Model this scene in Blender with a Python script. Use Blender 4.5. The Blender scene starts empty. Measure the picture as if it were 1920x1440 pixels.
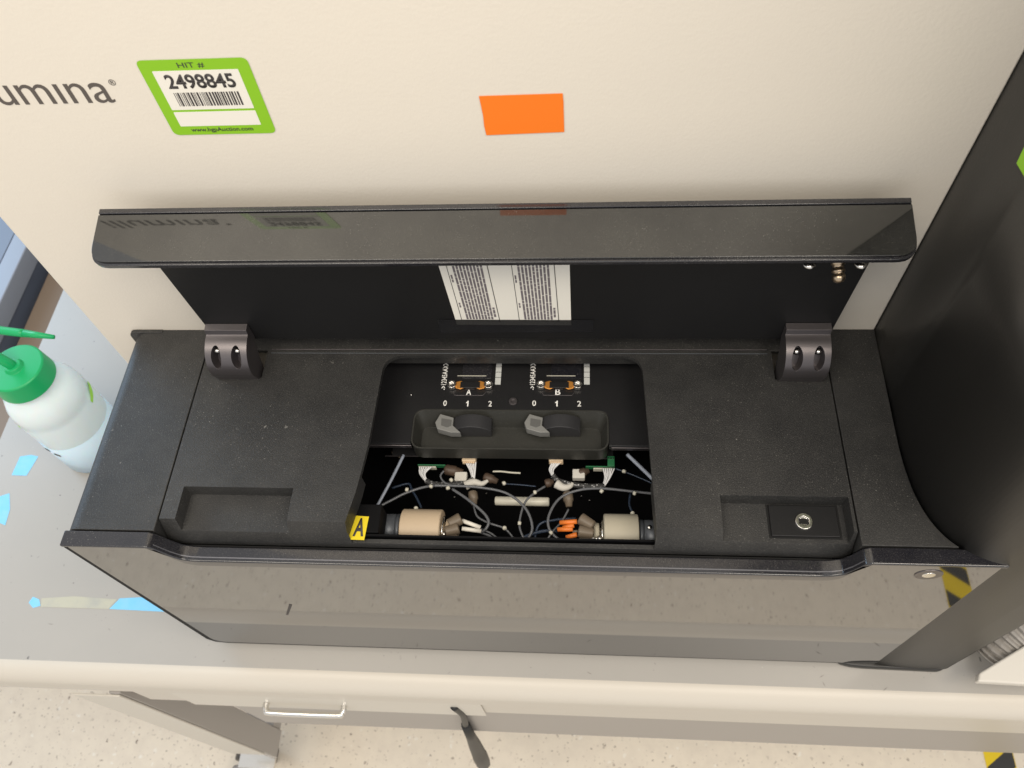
import bpy, bmesh, math, random
from mathutils import Vector, Matrix
random.seed(7)
sc = bpy.context.scene
COL = sc.collection
# ------------------------------------------------------------------ camera, world, lights, exposure
EYE = Vector((0, 0, 0.55))
ROT = Matrix(((0.9964609774877404, -0.004819657344265753, 0.08391836060875366),
              (0.04790981844383056, 0.8528787291698122, -0.519906263307498),
              (-0.06906641470972809, 0.5220868167582573, 0.8500912810553781)))
FPX = 1514.525
cam_d = bpy.data.cameras.new('camera')
cam = bpy.data.objects.new('camera', cam_d); COL.objects.link(cam)
cam.matrix_world = Matrix.Translation(EYE) @ ROT.to_4x4()
cam_d.sensor_width = 36; cam_d.lens = FPX * 36 / 1920
cam_d.clip_start = 0.01; cam_d.clip_end = 60
cam_d.dof.use_dof = True; cam_d.dof.focus_distance = 0.60; cam_d.dof.aperture_fstop = 13
sc.camera = cam
w = bpy.data.worlds.new('World'); sc.world = w; w.use_nodes = True
w.node_tree.nodes['Background'].inputs[0].default_value = (0.96, 0.96, 0.97, 1)
w.node_tree.nodes['Background'].inputs[1].default_value = 0.80
def area(name, loc, target, sx, sy, power, color):
    l = bpy.data.lights.new(name, 'AREA'); l.shape = 'RECTANGLE'; l.size = sx; l.size_y = sy
    l.energy = power; l.color = color
    o = bpy.data.objects.new(name, l); COL.objects.link(o); o.location = loc
    o.rotation_euler = (Vector(target) - Vector(loc)).to_track_quat('-Z', 'Y').to_euler()
    return o
area('ceiling_lamp', (-0.7, -0.5, 1.9), (-0.3, 0.1, -0.3), 1.3, 0.6, 24, (1.0, 0.90, 0.76))
area('ceiling_lamp', (0.9, -0.5, 1.9), (0.3, 0.1, -0.3), 1.3, 0.6, 28, (1.0, 0.90, 0.77))
area('window_lamp', (-1.9, 1.25, 0.55), (-0.6, 0.50, -0.3), 0.9, 0.9, 17, (0.46, 0.72, 1.0))
sc.view_settings.view_transform = 'Standard'; sc.view_settings.look = 'None'
sc.view_settings.exposure = 0.0; sc.view_settings.gamma = 1.0
sc.view_settings.use_curve_mapping = False
try:
    sc.cycles.use_denoising = True; sc.cycles.max_bounces = 8
except Exception: pass

# ------------------------------------------------------------------ measuring helpers: a picture point read on a real plane
def _ray(x, y): return ROT @ Vector((x - 960, -(y - 720), -FPX))
def at(x, y, z=0.0):
    d = _ray(x, y); t = (z - EYE.z) / d.z; return EYE + d * t
def aty(x, y, Y):
    d = _ray(x, y); t = Y / d.y; return EYE + d * t

# ------------------------------------------------------------------ materials
def mat(name, col, rough=0.5, metal=0.0, ior=1.45, spec=0.5, bump=None, dust=None, flecks=None, mottled=None,
        trans=0.0, sss=0.0, coat=0.0, alpha=1.0):
    m = bpy.data.materials.new(name); m.use_nodes = True
    nt = m.node_tree; N = nt.nodes; L = nt.links; b = N['Principled BSDF']
    b.inputs['Roughness'].default_value = rough; b.inputs['Metallic'].default_value = metal
    b.inputs['IOR'].default_value = ior; b.inputs['Specular IOR Level'].default_value = spec
    b.inputs['Transmission Weight'].default_value = trans
    b.inputs['Subsurface Weight'].default_value = sss; b.inputs['Subsurface Scale'].default_value = 0.01
    b.inputs['Coat Weight'].default_value = coat; b.inputs['Alpha'].default_value = alpha
    tc = N.new('ShaderNodeTexCoord'); obj = tc.outputs['Object']
    cur = N.new('ShaderNodeRGB'); cur.outputs[0].default_value = (*col, 1); cur = cur.outputs[0]
    def noise(scale, detail=2.0, rough_=0.5):
        n = N.new('ShaderNodeTexNoise'); n.inputs['Scale'].default_value = scale
        n.inputs['Detail'].default_value = detail; n.inputs['Roughness'].default_value = rough_
        L.new(obj, n.inputs['Vector']); return n.outputs['Fac']
    def ramp(src, a, b_):
        r = N.new('ShaderNodeMapRange'); r.inputs[1].default_value = a; r.inputs[2].default_value = b_
        r.clamp = True; L.new(src, r.inputs[0]); return r.outputs[0]
    def mix(fac, a, colb, blend='MIX'):
        x = N.new('ShaderNodeMix'); x.data_type = 'RGBA'; x.blend_type = blend
        if isinstance(fac, (int, float)): x.inputs[0].default_value = fac
        else: L.new(fac, x.inputs[0])
        L.new(a, x.inputs[6]); x.inputs[7].default_value = (*colb, 1); return x.outputs[2]
    def mul(a, k):
        x = N.new('ShaderNodeMath'); x.operation = 'MULTIPLY'; L.new(a, x.inputs[0])
        if isinstance(k, (int, float)): x.inputs[1].default_value = k
        else: L.new(k, x.inputs[1])
        return x.outputs[0]
    if mottled:                      # (scale, strength, colour)
        for sc_, st, c in mottled: cur = mix(mul(ramp(noise(sc_, 4, 0.6), 0.42, 0.68), st), cur, c)
    def speck(scale, radius, rnd, seed=0.0):
        mp = N.new('ShaderNodeMapping'); mp.inputs['Location'].default_value = (seed, seed * 1.7, seed * 0.6)
        L.new(obj, mp.inputs[0])
        v = N.new('ShaderNodeTexVoronoi'); v.inputs['Scale'].default_value = scale; v.inputs['Randomness'].default_value = 1
        wv = N.new('ShaderNodeTexNoise'); wv.inputs['Scale'].default_value = scale * 1.7; L.new(mp.outputs[0], wv.inputs['Vector'])
        ad = N.new('ShaderNodeVectorMath'); ad.operation = 'MULTIPLY_ADD'
        L.new(wv.outputs['Color'], ad.inputs[0]); ad.inputs[1].default_value = (0.9 / scale,) * 3; L.new(mp.outputs[0], ad.inputs[2])
        L.new(ad.outputs[0], v.inputs['Vector'])
        d = ramp(v.outputs['Distance'], radius, radius * 0.6)
        s = N.new('ShaderNodeSeparateColor'); L.new(v.outputs['Color'], s.inputs[0])
        g = N.new('ShaderNodeMath'); g.operation = 'GREATER_THAN'; g.inputs[1].default_value = rnd
        L.new(s.outputs[0], g.inputs[0]); return mul(mul(d, g.outputs[0]), s.outputs[1])
    if flecks:                       # (scale, radius, rarity, colour, strength)
        for i, (s_, r_, q_, c, st) in enumerate(flecks): cur = mix(mul(speck(s_, r_, q_, i * 3.1), st), cur, c)
    if dust:                         # amount of pale dust: film, specks and a few large ones
        film = mul(ramp(noise(14, 6, 0.7), 0.38, 0.75), 0.06 * dust)
        fine = mul(ramp(noise(1000, 3, 0.7), 0.50, 0.70), 0.15 * dust)
        patch = ramp(noise(22, 3, 0.6), 0.40, 0.66)
        cur = mix(film, cur, (0.5, 0.48, 0.44)); cur = mix(fine, cur, (0.30, 0.29, 0.26))
        for s_, r_, q_, st in ((800, 0.28, 0.70, 0.45), (380, 0.17, 0.88, 0.50), (110, 0.12, 0.92, 0.55)):
            cur = mix(mul(mul(speck(s_, r_, q_, s_ * 0.01), st * dust), patch), cur, (0.62, 0.60, 0.54))
    L.new(cur, b.inputs['Base Color'])
    if bump:                         # (scale, strength, distance)
        bn = N.new('ShaderNodeBump'); bn.inputs['Strength'].default_value = bump[1]; bn.inputs['Distance'].default_value = bump[2]
        L.new(noise(bump[0], 3, 0.55), bn.inputs['Height']); L.new(bn.outputs[0], b.inputs['Normal'])
    return m
M = {}
M['white'] = mat('painted_steel', (0.745, 0.69, 0.60), 0.48, bump=(420, 0.22, 0.0006), mottled=[(3, 0.22, (0.71, 0.665, 0.59)), (14, 0.10, (0.69, 0.64, 0.56)), (90, 0.06, (0.66, 0.61, 0.54))])
M['black'] = mat('textured_black_plastic', (0.0165, 0.0165, 0.0165), 0.47, bump=(1000, 0.6, 0.0005), dust=0.72)
M['wing'] = mat('satin_black_panel', (0.021, 0.0200, 0.018), 0.42, ior=1.5, bump=(500, 0.22, 0.0004), dust=0.12)
M['inner'] = mat('inner_lid_plastic', (0.0075, 0.0075, 0.008), 0.45, spec=0.4, dust=0.06)
M['gloss'] = mat('glossy_black_trim', (0.012, 0.012, 0.016), 0.14, ior=1.7, dust=0.55)
M['mirror'] = mat('mirror_black_glass', (0.010, 0.010, 0.010), 0.03, ior=3.0, dust=0.06)
M['flange'] = mat('dusty_black_glass', (0.012, 0.0125, 0.012), 0.045, ior=1.85, dust=0.42, mottled=[(25, 0.03, (0.25, 0.25, 0.2))])
M['dark'] = mat('interior_black', (0.0025, 0.0025, 0.003), 0.6, spec=0.15)
M['stage'] = mat('stage_black', (0.011, 0.011, 0.012), 0.38, dust=0.12)
M['tray'] = mat('moulded_tray_plastic', (0.030, 0.030, 0.026), 0.36, dust=0.25)
M['gap'] = mat('seam_black', (0.003, 0.003, 0.003), 0.8)
M['hinge'] = mat('anodised_dark_aluminium', (0.150, 0.137, 0.140), 0.40, metal=0.85, bump=(900, 0.10, 0.0002))
M['bright'] = mat('bezel_highlight_tone', (0.22, 0.22, 0.24), 0.3, metal=0.6)
M['steel'] = mat('polished_steel', (0.72, 0.70, 0.66), 0.2, metal=1)
M['brass'] = mat('worn_brass', (0.48, 0.38, 0.27), 0.3, metal=1)
M['copper'] = mat('copper_contacts', (0.78, 0.34, 0.07), 0.35, metal=0.6)
M['paper'] = mat('paper', (0.80, 0.77, 0.69), 0.8)
M['ink'] = mat('printed_ink', (0.045, 0.04, 0.04), 0.6)
M['logo'] = mat('logo_ink', (0.10, 0.085, 0.075), 0.6)
M['inkline'] = mat('grey_print', (0.16, 0.14, 0.15), 0.7)
M['print'] = mat('white_print', (0.85, 0.84, 0.80), 0.6)
M['print2'] = mat('grey_white_label', (0.55, 0.56, 0.54), 0.6)
M['green'] = mat('green_sticker_vinyl', (0.24, 0.52, 0.012), 0.4)
M['orange'] = mat('orange_tape', (0.93, 0.20, 0.008), 0.55, bump=(300, 0.1, 0.0003))
M['tape'] = mat('clear_tape', (0.02, 0.02, 0.022), 0.3, alpha=0.6)
M['yellow'] = mat('yellow_label', (0.72, 0.56, 0.015), 0.45)
M['peek'] = mat('beige_polymer', (0.52, 0.41, 0.285), 0.5, mottled=[(60, 0.15, (0.42, 0.33, 0.23))])
M['peek2'] = mat('grey_beige_polymer', (0.42, 0.385, 0.30), 0.5)
M['fit'] = mat('brown_fitting_plastic', (0.15, 0.118, 0.085), 0.45)
M['fitdark'] = mat('dark_brown_fitting', (0.075, 0.05, 0.035), 0.5)
M['cap'] = mat('grey_motor_housing', (0.11, 0.12, 0.135), 0.4, metal=0.3)
M['tube'] = mat('clear_tubing', (0.13, 0.135, 0.145), 0.2, sss=0.0, alpha=0.85)
M['tubeblue'] = mat('bluish_tubing', (0.27, 0.30, 0.36), 0.25)
M['sheath'] = mat('blue_sheathed_tubing', (0.03, 0.045, 0.075), 0.3, alpha=0.8)
M['wire'] = mat('white_wire', (0.66, 0.66, 0.66), 0.4)
M['wireblack'] = mat('braided_sleeve', (0.03, 0.03, 0.03), 0.6, flecks=[(700, 0.5, 0.45, (0.7, 0.7, 0.7), 0.9)])
M['sleeve'] = mat('white_sleeve', (0.72, 0.69, 0.62), 0.45)
M['osleeve'] = mat('orange_sleeve', (0.72, 0.19, 0.03), 0.4)
M['conn'] = mat('cream_connector', (0.80, 0.62, 0.42), 0.5)
M['pcb'] = mat('green_circuit_board', (0.02, 0.14, 0.055), 0.4)
M['rod'] = mat('off_white_rod', (0.52, 0.50, 0.42), 0.35)
M['cloth'] = mat('white_tape_wrap', (0.55, 0.53, 0.48), 0.7)
M['tab'] = mat('frosted_lever_tab', (0.20, 0.20, 0.19), 0.35)
M['tabin'] = mat('lever_tab_inner', (0.11, 0.11, 0.105), 0.4)
M['wheel'] = mat('lever_wheel_plastic', (0.032, 0.032, 0.034), 0.4)
M['bench'] = mat('grey_laminate', (0.385, 0.368, 0.34), 0.30, mottled=[(5, 0.25, (0.36, 0.345, 0.32)), (22, 0.14, (0.34, 0.33, 0.31))],
                 flecks=[(95, 0.16, 0.90, (0.10, 0.10, 0.10), 0.8), (260, 0.2, 0.93, (0.16, 0.15, 0.15), 0.6), (140, 0.1, 0.93, (0.7, 0.7, 0.66), 0.7)])
M['smudge'] = mat('bench_scuff', (0.24, 0.225, 0.205), 0.5)
M['edge'] = mat('lit_edge_laminate', (0.56, 0.52, 0.455), 0.38, mottled=[(16, 0.2, (0.55, 0.52, 0.46))])  # same laminate as the worktop, coloured lighter for the light on its front
M['frame'] = mat('painted_grey_frame', (0.34, 0.315, 0.29), 0.42)
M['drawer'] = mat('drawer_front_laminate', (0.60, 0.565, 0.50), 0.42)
M['floor'] = mat('speckled_vinyl', (0.74, 0.665, 0.55), 0.42, mottled=[(4, 0.25, (0.62, 0.555, 0.47)), (45, 0.30, (0.58, 0.51, 0.43))],
                 flecks=[(68, 0.21, 0.54, (0.24, 0.19, 0.15), 1.0), (125, 0.25, 0.50, (0.32, 0.27, 0.22), 0.95), (75, 0.28, 0.7, (0.80, 0.76, 0.68), 0.9), (150, 0.25, 0.6, (0.45, 0.38, 0.31), 0.8)])
M['bluetape'] = mat('blue_masking_tape', (0.20, 0.56, 0.84), 0.6, mottled=[(60, 0.25, (0.40, 0.62, 0.74))])
M['residue'] = mat('tape_residue', (0.46, 0.45, 0.36), 0.6, mottled=[(40, 0.8, (0.37, 0.37, 0.34))])
M['cabinet'] = mat('blue_grey_laminate', (0.17, 0.20, 0.26), 0.5)
M['cabside'] = mat('cabinet_side', (0.19, 0.215, 0.28), 0.5)
M['cabedge'] = mat('cabinet_edge', (0.28, 0.31, 0.37), 0.45)
M['brown'] = mat('shaded_floor_brown', (0.22, 0.165, 0.12), 0.6)
M['gcap'] = mat('green_polyethylene', (0.007, 0.37, 0.12), 0.38, sss=0.15)
M['bottle'] = mat('translucent_polyethylene', (0.80, 0.90, 0.92), 0.22, sss=0.25, trans=0.12)
M['liquid'] = mat('bottle_filled_with_liquid', (0.60, 0.76, 0.87), 0.22, sss=0.25)
M['gstreak'] = mat('green_print_streak', (0.36, 0.72, 0.06), 0.5)
M['bwhite'] = mat('white_plastic', (0.60, 0.57, 0.51), 0.45)
M['hose'] = mat('grey_rubber', (0.33, 0.31, 0.285), 0.5)
M['rubber'] = mat('black_rubber', (0.018, 0.018, 0.018), 0.45)
M['caution'] = mat('yellow_caution_vinyl', (0.72, 0.52, 0.01), 0.5)
M['cautionblack'] = mat('black_caution_vinyl', (0.03, 0.03, 0.03), 0.5)
M['castor'] = mat('castor_tread', (0.06, 0.055, 0.05), 0.5)

# ------------------------------------------------------------------ object helpers
ORIGIN = {}
def adopt(o, parent):
    if parent is None: return
    o.parent = parent
    o.matrix_parent_inverse = Matrix.Translation(-ORIGIN.get(parent.name, Vector((0, 0, 0))))
def tag(o, label, cat=None, group=None, kind=None):
    if label: o['label'] = label
    if cat: o['category'] = cat
    if group: o['group'] = group
    if kind: o['kind'] = kind
    return o
def thing(name, loc, label, cat, group=None):
    o = bpy.data.objects.new(name, None); COL.objects.link(o); o.location = loc; o.empty_display_size = 0.02
    ORIGIN[o.name] = Vector(loc); return tag(o, label, cat, group)
def link(name, bm, m, parent=None, smooth=False, bevel=0, seg=2):
    bmesh.ops.recalc_face_normals(bm, faces=bm.faces[:])
    me = bpy.data.meshes.new(name); bm.to_mesh(me); bm.free()
    o = bpy.data.objects.new(name, me); COL.objects.link(o); me.materials.append(M[m])
    if smooth:
        for p in me.polygons: p.use_smooth = True
    if bevel:
        b = o.modifiers.new('bevel', 'BEVEL'); b.width = bevel; b.segments = seg; b.limit_method = 'ANGLE'; b.angle_limit = math.radians(32)
        for p in me.polygons: p.use_smooth = True
        wn = o.modifiers.new('normals', 'WEIGHTED_NORMAL'); wn.keep_sharp = True
    adopt(o, parent); return o
def add_poly(bm, loops):                      # loops of equal length, lofted and capped
    vs = [[bm.verts.new(p) for p in lp] for lp in loops]; n = len(loops[0])
    for a, b in zip(vs, vs[1:]):
        for i in range(n): bm.faces.new((a[i], a[(i + 1) % n], b[(i + 1) % n], b[i]))
    bm.faces.new(vs[0][::-1]); bm.faces.new(vs[-1]); return bm
def add_box(bm, x0, x1, y0, y1, z0, z1):
    return add_poly(bm, [[(x0, y0, z), (x1, y0, z), (x1, y1, z), (x0, y1, z)] for z in (z0, z1)])
def box(name, x0, x1, y0, y1, z0, z1, m, parent=None, bevel=0.0008, seg=2):
    return link(name, add_box(bmesh.new(), x0, x1, y0, y1, z0, z1), m, parent, bevel=bevel, seg=seg)
def prism(name, pts, axis, lo, hi, m, parent=None, bevel=0, seg=2):
    f = {'x': lambda p, t: (t, p[0], p[1]), 'y': lambda p, t: (p[0], t, p[1]), 'z': lambda p, t: (p[0], p[1], t)}[axis]
    return link(name, add_poly(bmesh.new(), [[f(p, t) for p in pts] for t in (lo, hi)]), m, parent, bevel=bevel, seg=seg)
def frame_of(d):
    d = d.normalized(); u = d.cross(Vector((0, 0, 1)))
    if u.length < 1e-3: u = d.cross(Vector((1, 0, 0)))
    u.normalize(); return u, d.cross(u).normalized()
def add_cyl(bm, a, b, r0, r1=None, n=20):
    a, b = Vector(a), Vector(b); r1 = r0 if r1 is None else r1; u, v = frame_of(b - a)
    return add_poly(bm, [[c + (u * math.cos(t) + v * math.sin(t)) * r for t in [2 * math.pi * i / n for i in range(n)]] for c, r in ((a, r0), (b, r1))])
def cyl(name, a, b, r0, m, parent=None, r1=None, n=24, bevel=0.0004):
    return link(name, add_cyl(bmesh.new(), a, b, r0, r1, n), m, parent, bevel=bevel)
def lathe(name, c, axis, prof, m, parent=None, n=36):      # prof: (distance along axis, radius)
    axis = Vector(axis).normalized(); u, v = frame_of(axis); c = Vector(c)
    bm = add_poly(bmesh.new(), [[c + axis * h + (u * math.cos(t) + v * math.sin(t)) * r for t in [2 * math.pi * i / n for i in range(n)]] for h, r in prof])
    return link(name, bm, m, parent, smooth=True)
def spline(P, k=8):
    P = [Vector(p) for p in P]
    if len(P) < 3: return P
    Q = [P[0] * 2 - P[1]] + P + [P[-1] * 2 - P[-2]]; out = []
    for i in range(1, len(Q) - 2):
        a, b, c, d = Q[i - 1:i + 3]
        for j in range(k):
            t = j / k; out.append(0.5 * (2 * b + (c - a) * t + (2 * a - 5 * b + 4 * c - d) * t * t + (3 * b - a - 3 * c + d) * t ** 3))
    return out + [P[-1]]
def add_tube(bm, P, r, n=10, k=8, taper=None):
    P = spline(P, k); loops = []; u = None
    for i, p in enumerate(P):
        d = (P[min(i + 1, len(P) - 1)] - P[max(i - 1, 0)]).normalized()
        if u is None: u, v = frame_of(d)
        else: u = (u - d * u.dot(d)).normalized(); v = d.cross(u)
        rr = r if taper is None else r + (taper - r) * i / (len(P) - 1)
        loops.append([p + (u * math.cos(t) + v * math.sin(t)) * rr for t in [2 * math.pi * j / n for j in range(n)]])
    return add_poly(bm, loops)
def tube(name, P, r, m, parent=None, n=10, k=8, taper=None):
    return link(name, add_tube(bmesh.new(), P, r, n, k, taper), m, parent, smooth=True)
def arc2(cx, cy, r, a0, a1, n=6):
    return [(cx + r * math.cos(math.radians(a0 + (a1 - a0) * i / n)), cy + r * math.sin(math.radians(a0 + (a1 - a0) * i / n))) for i in range(n + 1)]
def round_poly(pts, rad, n=6):
    out = []
    rads = rad if isinstance(rad, (list, tuple)) else [rad] * len(pts)
    for i, p in enumerate(pts):
        p = Vector(p); a = Vector(pts[i - 1]); b = Vector(pts[(i + 1) % len(pts)]); r = rads[i]
        if r <= 0: out.append(tuple(p)); continue
        da = (a - p).normalized(); db = (b - p).normalized()
        for j in range(n + 1):
            t = j / n; out.append(tuple((p + da * r) * (1 - t) ** 2 + p * 2 * t * (1 - t) + (p + db * r) * t * t))
    return out
def cut(o, bm):
    bmesh.ops.recalc_face_normals(bm, faces=bm.faces[:])
    me = bpy.data.meshes.new('cutter'); bm.to_mesh(me); bm.free(); c = bpy.data.objects.new('cutter', me); COL.objects.link(c)
    md = o.modifiers.new('cut', 'BOOLEAN'); md.object = c; md.operation = 'DIFFERENCE'; md.solver = 'EXACT'
    bpy.context.view_layer.update(); ev = o.evaluated_get(bpy.context.evaluated_depsgraph_get())
    nm = bpy.data.meshes.new_from_object(ev); mats = list(o.data.materials)
    o.modifiers.clear(); o.data = nm
    if not nm.materials:
        for x in mats: nm.materials.append(x)
    bpy.data.objects.remove(c); return o
def soften(o, width, seg=2, angle=32):
    b = o.modifiers.new('bevel', 'BEVEL'); b.width = width; b.segments = seg; b.limit_method = 'ANGLE'; b.angle_limit = math.radians(angle)
    for p in o.data.polygons: p.use_smooth = True
    o.modifiers.new('normals', 'WEIGHTED_NORMAL'); return o
def sheet(name, corners, m, parent=None, thick=0.0002, rad=0):
    """flat label of real thickness through four corners; corners anticlockwise as seen from its face"""
    P = [Vector(p) for p in corners]; nrm = (P[1] - P[0]).cross(P[3] - P[0]).normalized()
    if rad: P = [Vector(q) for q in round_poly([tuple(p) for p in P], rad)]
    return link(name, add_poly(bmesh.new(), [[p for p in P], [p + nrm * thick for p in P]]), m, parent)
def text(name, s, corner, right, up, width, height, m, parent=None, bold=0.0, lift=0.0003, depth=0.00012, shear=0.0):
    """lettering as a mesh, fitted so that its bounding box is width x height from its lower left corner"""
    cu = bpy.data.curves.new('t', 'FONT'); cu.body = s; cu.size = 1; cu.offset = bold; cu.shear = shear; cu.resolution_u = 4
    o = bpy.data.objects.new('t', cu); COL.objects.link(o); bpy.context.view_layer.update()
    me = bpy.data.meshes.new_from_object(o.evaluated_get(bpy.context.evaluated_depsgraph_get()))
    bpy.data.objects.remove(o)
    xs = [v.co.x for v in me.vertices]; ys = [v.co.y for v in me.vertices]
    x0, y0 = min(xs), min(ys); sx = width / (max(xs) - x0); sy = height / (max(ys) - y0)
    R_, U_ = Vector(right).normalized(), Vector(up).normalized(); Nn = R_.cross(U_).normalized(); C = Vector(corner) + Nn * lift
    for v in me.vertices: v.co = C + R_ * ((v.co.x - x0) * sx) + U_ * ((v.co.y - y0) * sy)
    bm = bmesh.new(); bm.from_mesh(me)
    ex = bmesh.ops.extrude_face_region(bm, geom=bm.faces[:])
    bmesh.ops.translate(bm, verts=[g for g in ex['geom'] if isinstance(g, bmesh.types.BMVert)], vec=Nn * depth)
    bpy.data.meshes.remove(me)
    return link(name, bm, m, parent)

# ================================================================== SETTING
ZB, ZF = -0.30, -1.06
fl = box('floor', -4.0, 4.0, -2.5, 4.0, ZF - 0.05, ZF, 'floor', bevel=0); tag(fl, None, kind='structure')
# caution tape stuck to the floor, running away from the bench front
bm = bmesh.new(); p0 = at(1842, 1405, ZF)
TW = 0.05; cx0 = p0.x; cy0 = -0.9; cy1 = p0.y + 0.012
ct = thing('caution_tape', (cx0 + TW / 2, cy0, ZF), 'yellow and black striped caution tape stuck on the speckled floor below the bench', 'floor tape')
link('tape_strip', add_box(bmesh.new(), cx0, cx0 + TW, cy0, cy1, ZF + 0.0002, ZF + 0.0010), 'caution', ct)
k = 0; y = cy0 + 0.02
while y < cy1 - 0.04:
    s = link('black_stripe', add_poly(bmesh.new(), [[(cx0, y, z), (cx0 + TW, y - 0.0, z), (cx0 + TW, y + 0.035, z), (cx0, y + 0.035, z)] if False else
        [(cx0 + 0.001, y, z), (cx0 + TW - 0.001, y + 0.035, z), (cx0 + TW - 0.001, y + 0.068, z), (cx0 + 0.001, y + 0.033, z)] for z in (ZF + 0.0011, ZF + 0.0013)]), 'cautionblack', ct)
    y += 0.075

# ================================================================== BENCH
bench = thing('lab_bench', (-0.1, 0.5, ZF), 'grey laminate lab bench on castors carrying the black and white machine', 'bench')
YF = 0.152
prof = [(1.05, ZB), (0.172, ZB)] + [(0.172 - 0.020 * math.sin(math.radians(a)), ZB - 0.020 + 0.020 * math.cos(math.radians(a))) for a in range(5, 91, 5)] + [(YF, ZB - 0.045), (1.05, ZB - 0.045)]
prism('worktop', prof[:2] + [(0.172, ZB - 0.045)] + prof[-1:], 'x', -0.722, 1.1, 'bench', bench)
o = prism('worktop_edge', prof[2:-1] + [(0.1720, ZB - 0.045), (0.1720, ZB)], 'x', -0.722, 1.1, 'edge', bench)
prism('apron', round_poly([(0.1570, ZB - 0.0455), (0.1570, -0.422), (0.19, -0.422), (0.19, ZB - 0.0455)], [0, 0.003, 0, 0]), 'x', -0.50, 1.1, 'edge', bench)
# rail behind the drawer front and drawer front
pr0 = top_r = None
box('rail', -0.42, 1.1, 0.1610, 0.185, -0.590, -0.4225, 'frame', bench, bevel=0.002)
xd0 = aty(352, 1315, 0.155).x; xd1 = aty(908, 1335, 0.155).x
dr = box('drawer_front', xd0, xd1, 0.1550, 0.1567, -0.432, ZB - 0.047, 'drawer', bench, bevel=0.003, seg=3)
a = aty(498, 1337, 0.1445); b = aty(641, 1341, 0.1445)
hz = (a.z + b.z) / 2; hy = 0.1445
tube('handle', [(a.x, 0.1552, hz), (a.x, hy + 0.006, hz), (a.x + 0.002, hy + 0.002, hz), (a.x + 0.009, hy, hz), (b.x - 0.009, hy, hz), (b.x - 0.002, hy + 0.002, hz), (b.x, hy + 0.006, hz), (b.x, 0.1552, hz)], 0.0034, 'steel', dr, n=14)
# leg with castor
lg = box('leg', -0.534, -0.52, 0.1555, 0.2, -0.95, ZB - 0.084, 'frame', bench, bevel=0.002)
box('lit_leg_face', -0.5775, -0.5205, 0.1530, 0.1552, -0.890, ZB - 0.086, 'drawer', lg, bevel=0.0005)  # lighter colour stands for the light falling on the leg's front
box('leg', 0.92, 0.978, 0.1555, 0.2, -0.95, ZB - 0.084, 'frame', bench, bevel=0.002)
box('foot_beam', -0.575, -0.523, 0.2005, 0.75, -0.95, -0.91, 'frame', bench, bevel=0.002)
def castor(x, y):
    c = cyl('castor', (x, y, -0.980), (x, y, -0.9505), 0.009, 'steel', bench)
    box('castor_bracket', x - 0.034, x + 0.030, y - 0.030, y + 0.030, -0.9575, -0.9515, 'steel', c)
    cyl('castor_swivel', (x, y, -0.968), (x, y, -0.9577), 0.024, 'steel', c)
    for s in (-1, 1):
        bm = bmesh.new(); add_poly(bm, [[(x + 0.014, y + s * q, -0.966), (x - 0.024, y + s * q, -0.966), (x - 0.040, y + s * q, -1.034), (x - 0.020, y + s * q, -1.034)] for q in (0.017, 0.019)])
        link('castor_fork', bm, 'steel', c, bevel=0.0005)
    cyl('castor_wheel', (x - 0.030, y - 0.013, -1.0225), (x - 0.030, y + 0.013, -1.0225), 0.037, 'castor', c, n=36, bevel=0.003)
    cyl('castor_axle', (x - 0.030, y - 0.024, -1.0225), (x - 0.030, y + 0.024, -1.0225), 0.009, 'steel', c)
    lathe('castor_brake', (x - 0.020, y - 0.026, -0.985), (-0.8, -0.2, -0.2), [(0, 0.006), (0.020, 0.011), (0.034, 0.012), (0.036, 0.008)], 'hose', c, n=12)
castor(-0.553, 0.168); castor(0.95, 0.165); castor(-0.55, 0.70)

# ------------------------------------------------------------------ neighbouring cabinet at the left
cab = thing('cabinet', (-1.2, 1.2, ZF), 'blue grey cabinet with a pale edge standing beyond the left end of the bench', 'cabinet')
box('cabinet_body', -1.6, -0.865, 0.60, 2.4, ZF, -0.385, 'cabside', cab, bevel=0.002)
box('cabinet_top', -1.6, -0.886, 0.60, 2.4, -0.384, -0.35, 'cabinet', cab, bevel=0.001)
box('edge_strip', -0.8855, -0.855, 0.60, 2.4, -0.384, -0.35, 'cabedge', cab, bevel=0.002)
bo = box('shaded_floor_block', -0.845, -0.735, 0.45, 1.6, ZF, -0.40, 'brown', bevel=0.002)  # added block, its brown stands for the floor in shade
tag(bo, 'brown stand-in for the shaded floor in the gap between the bench end and the blue grey cabinet', 'shaded floor')

# ================================================================== MACHINE
base = Vector((-0.08, 0.45, ZB))
mc = thing('sequencing_machine', base, 'white and black lab machine with its black front bay opened and lid raised', 'lab machine')
# --- white front body
wb = prism('front_panel', round_poly([(-0.4215, 0.39), (0.2365, 0.39), (0.2365, 0.95), (-0.4215, 0.95)], [0.004, 0, 0.01, 0.01]), 'z', ZB + 0.004, 0.62, 'white', mc)
soften(wb, 0.0015)
lg_ = text('logo', 'illum\u0131na', Vector((aty(-47, 210, 0.39).x, 0.39, aty(219, 192, 0.39).z)), (1, 0, 0), (0, 0, 1), aty(219, 192, 0.39).x - aty(-47, 210, 0.39).x, 0.0215, 'logo', wb, bold=0.0, lift=0.0001)
text('trademark_sign', '\u00ae', aty(207, 160, 0.39), (1, 0, 0), (0, 0, 1), 0.0042, 0.0042, 'logo', wb, lift=0.0001)
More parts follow.
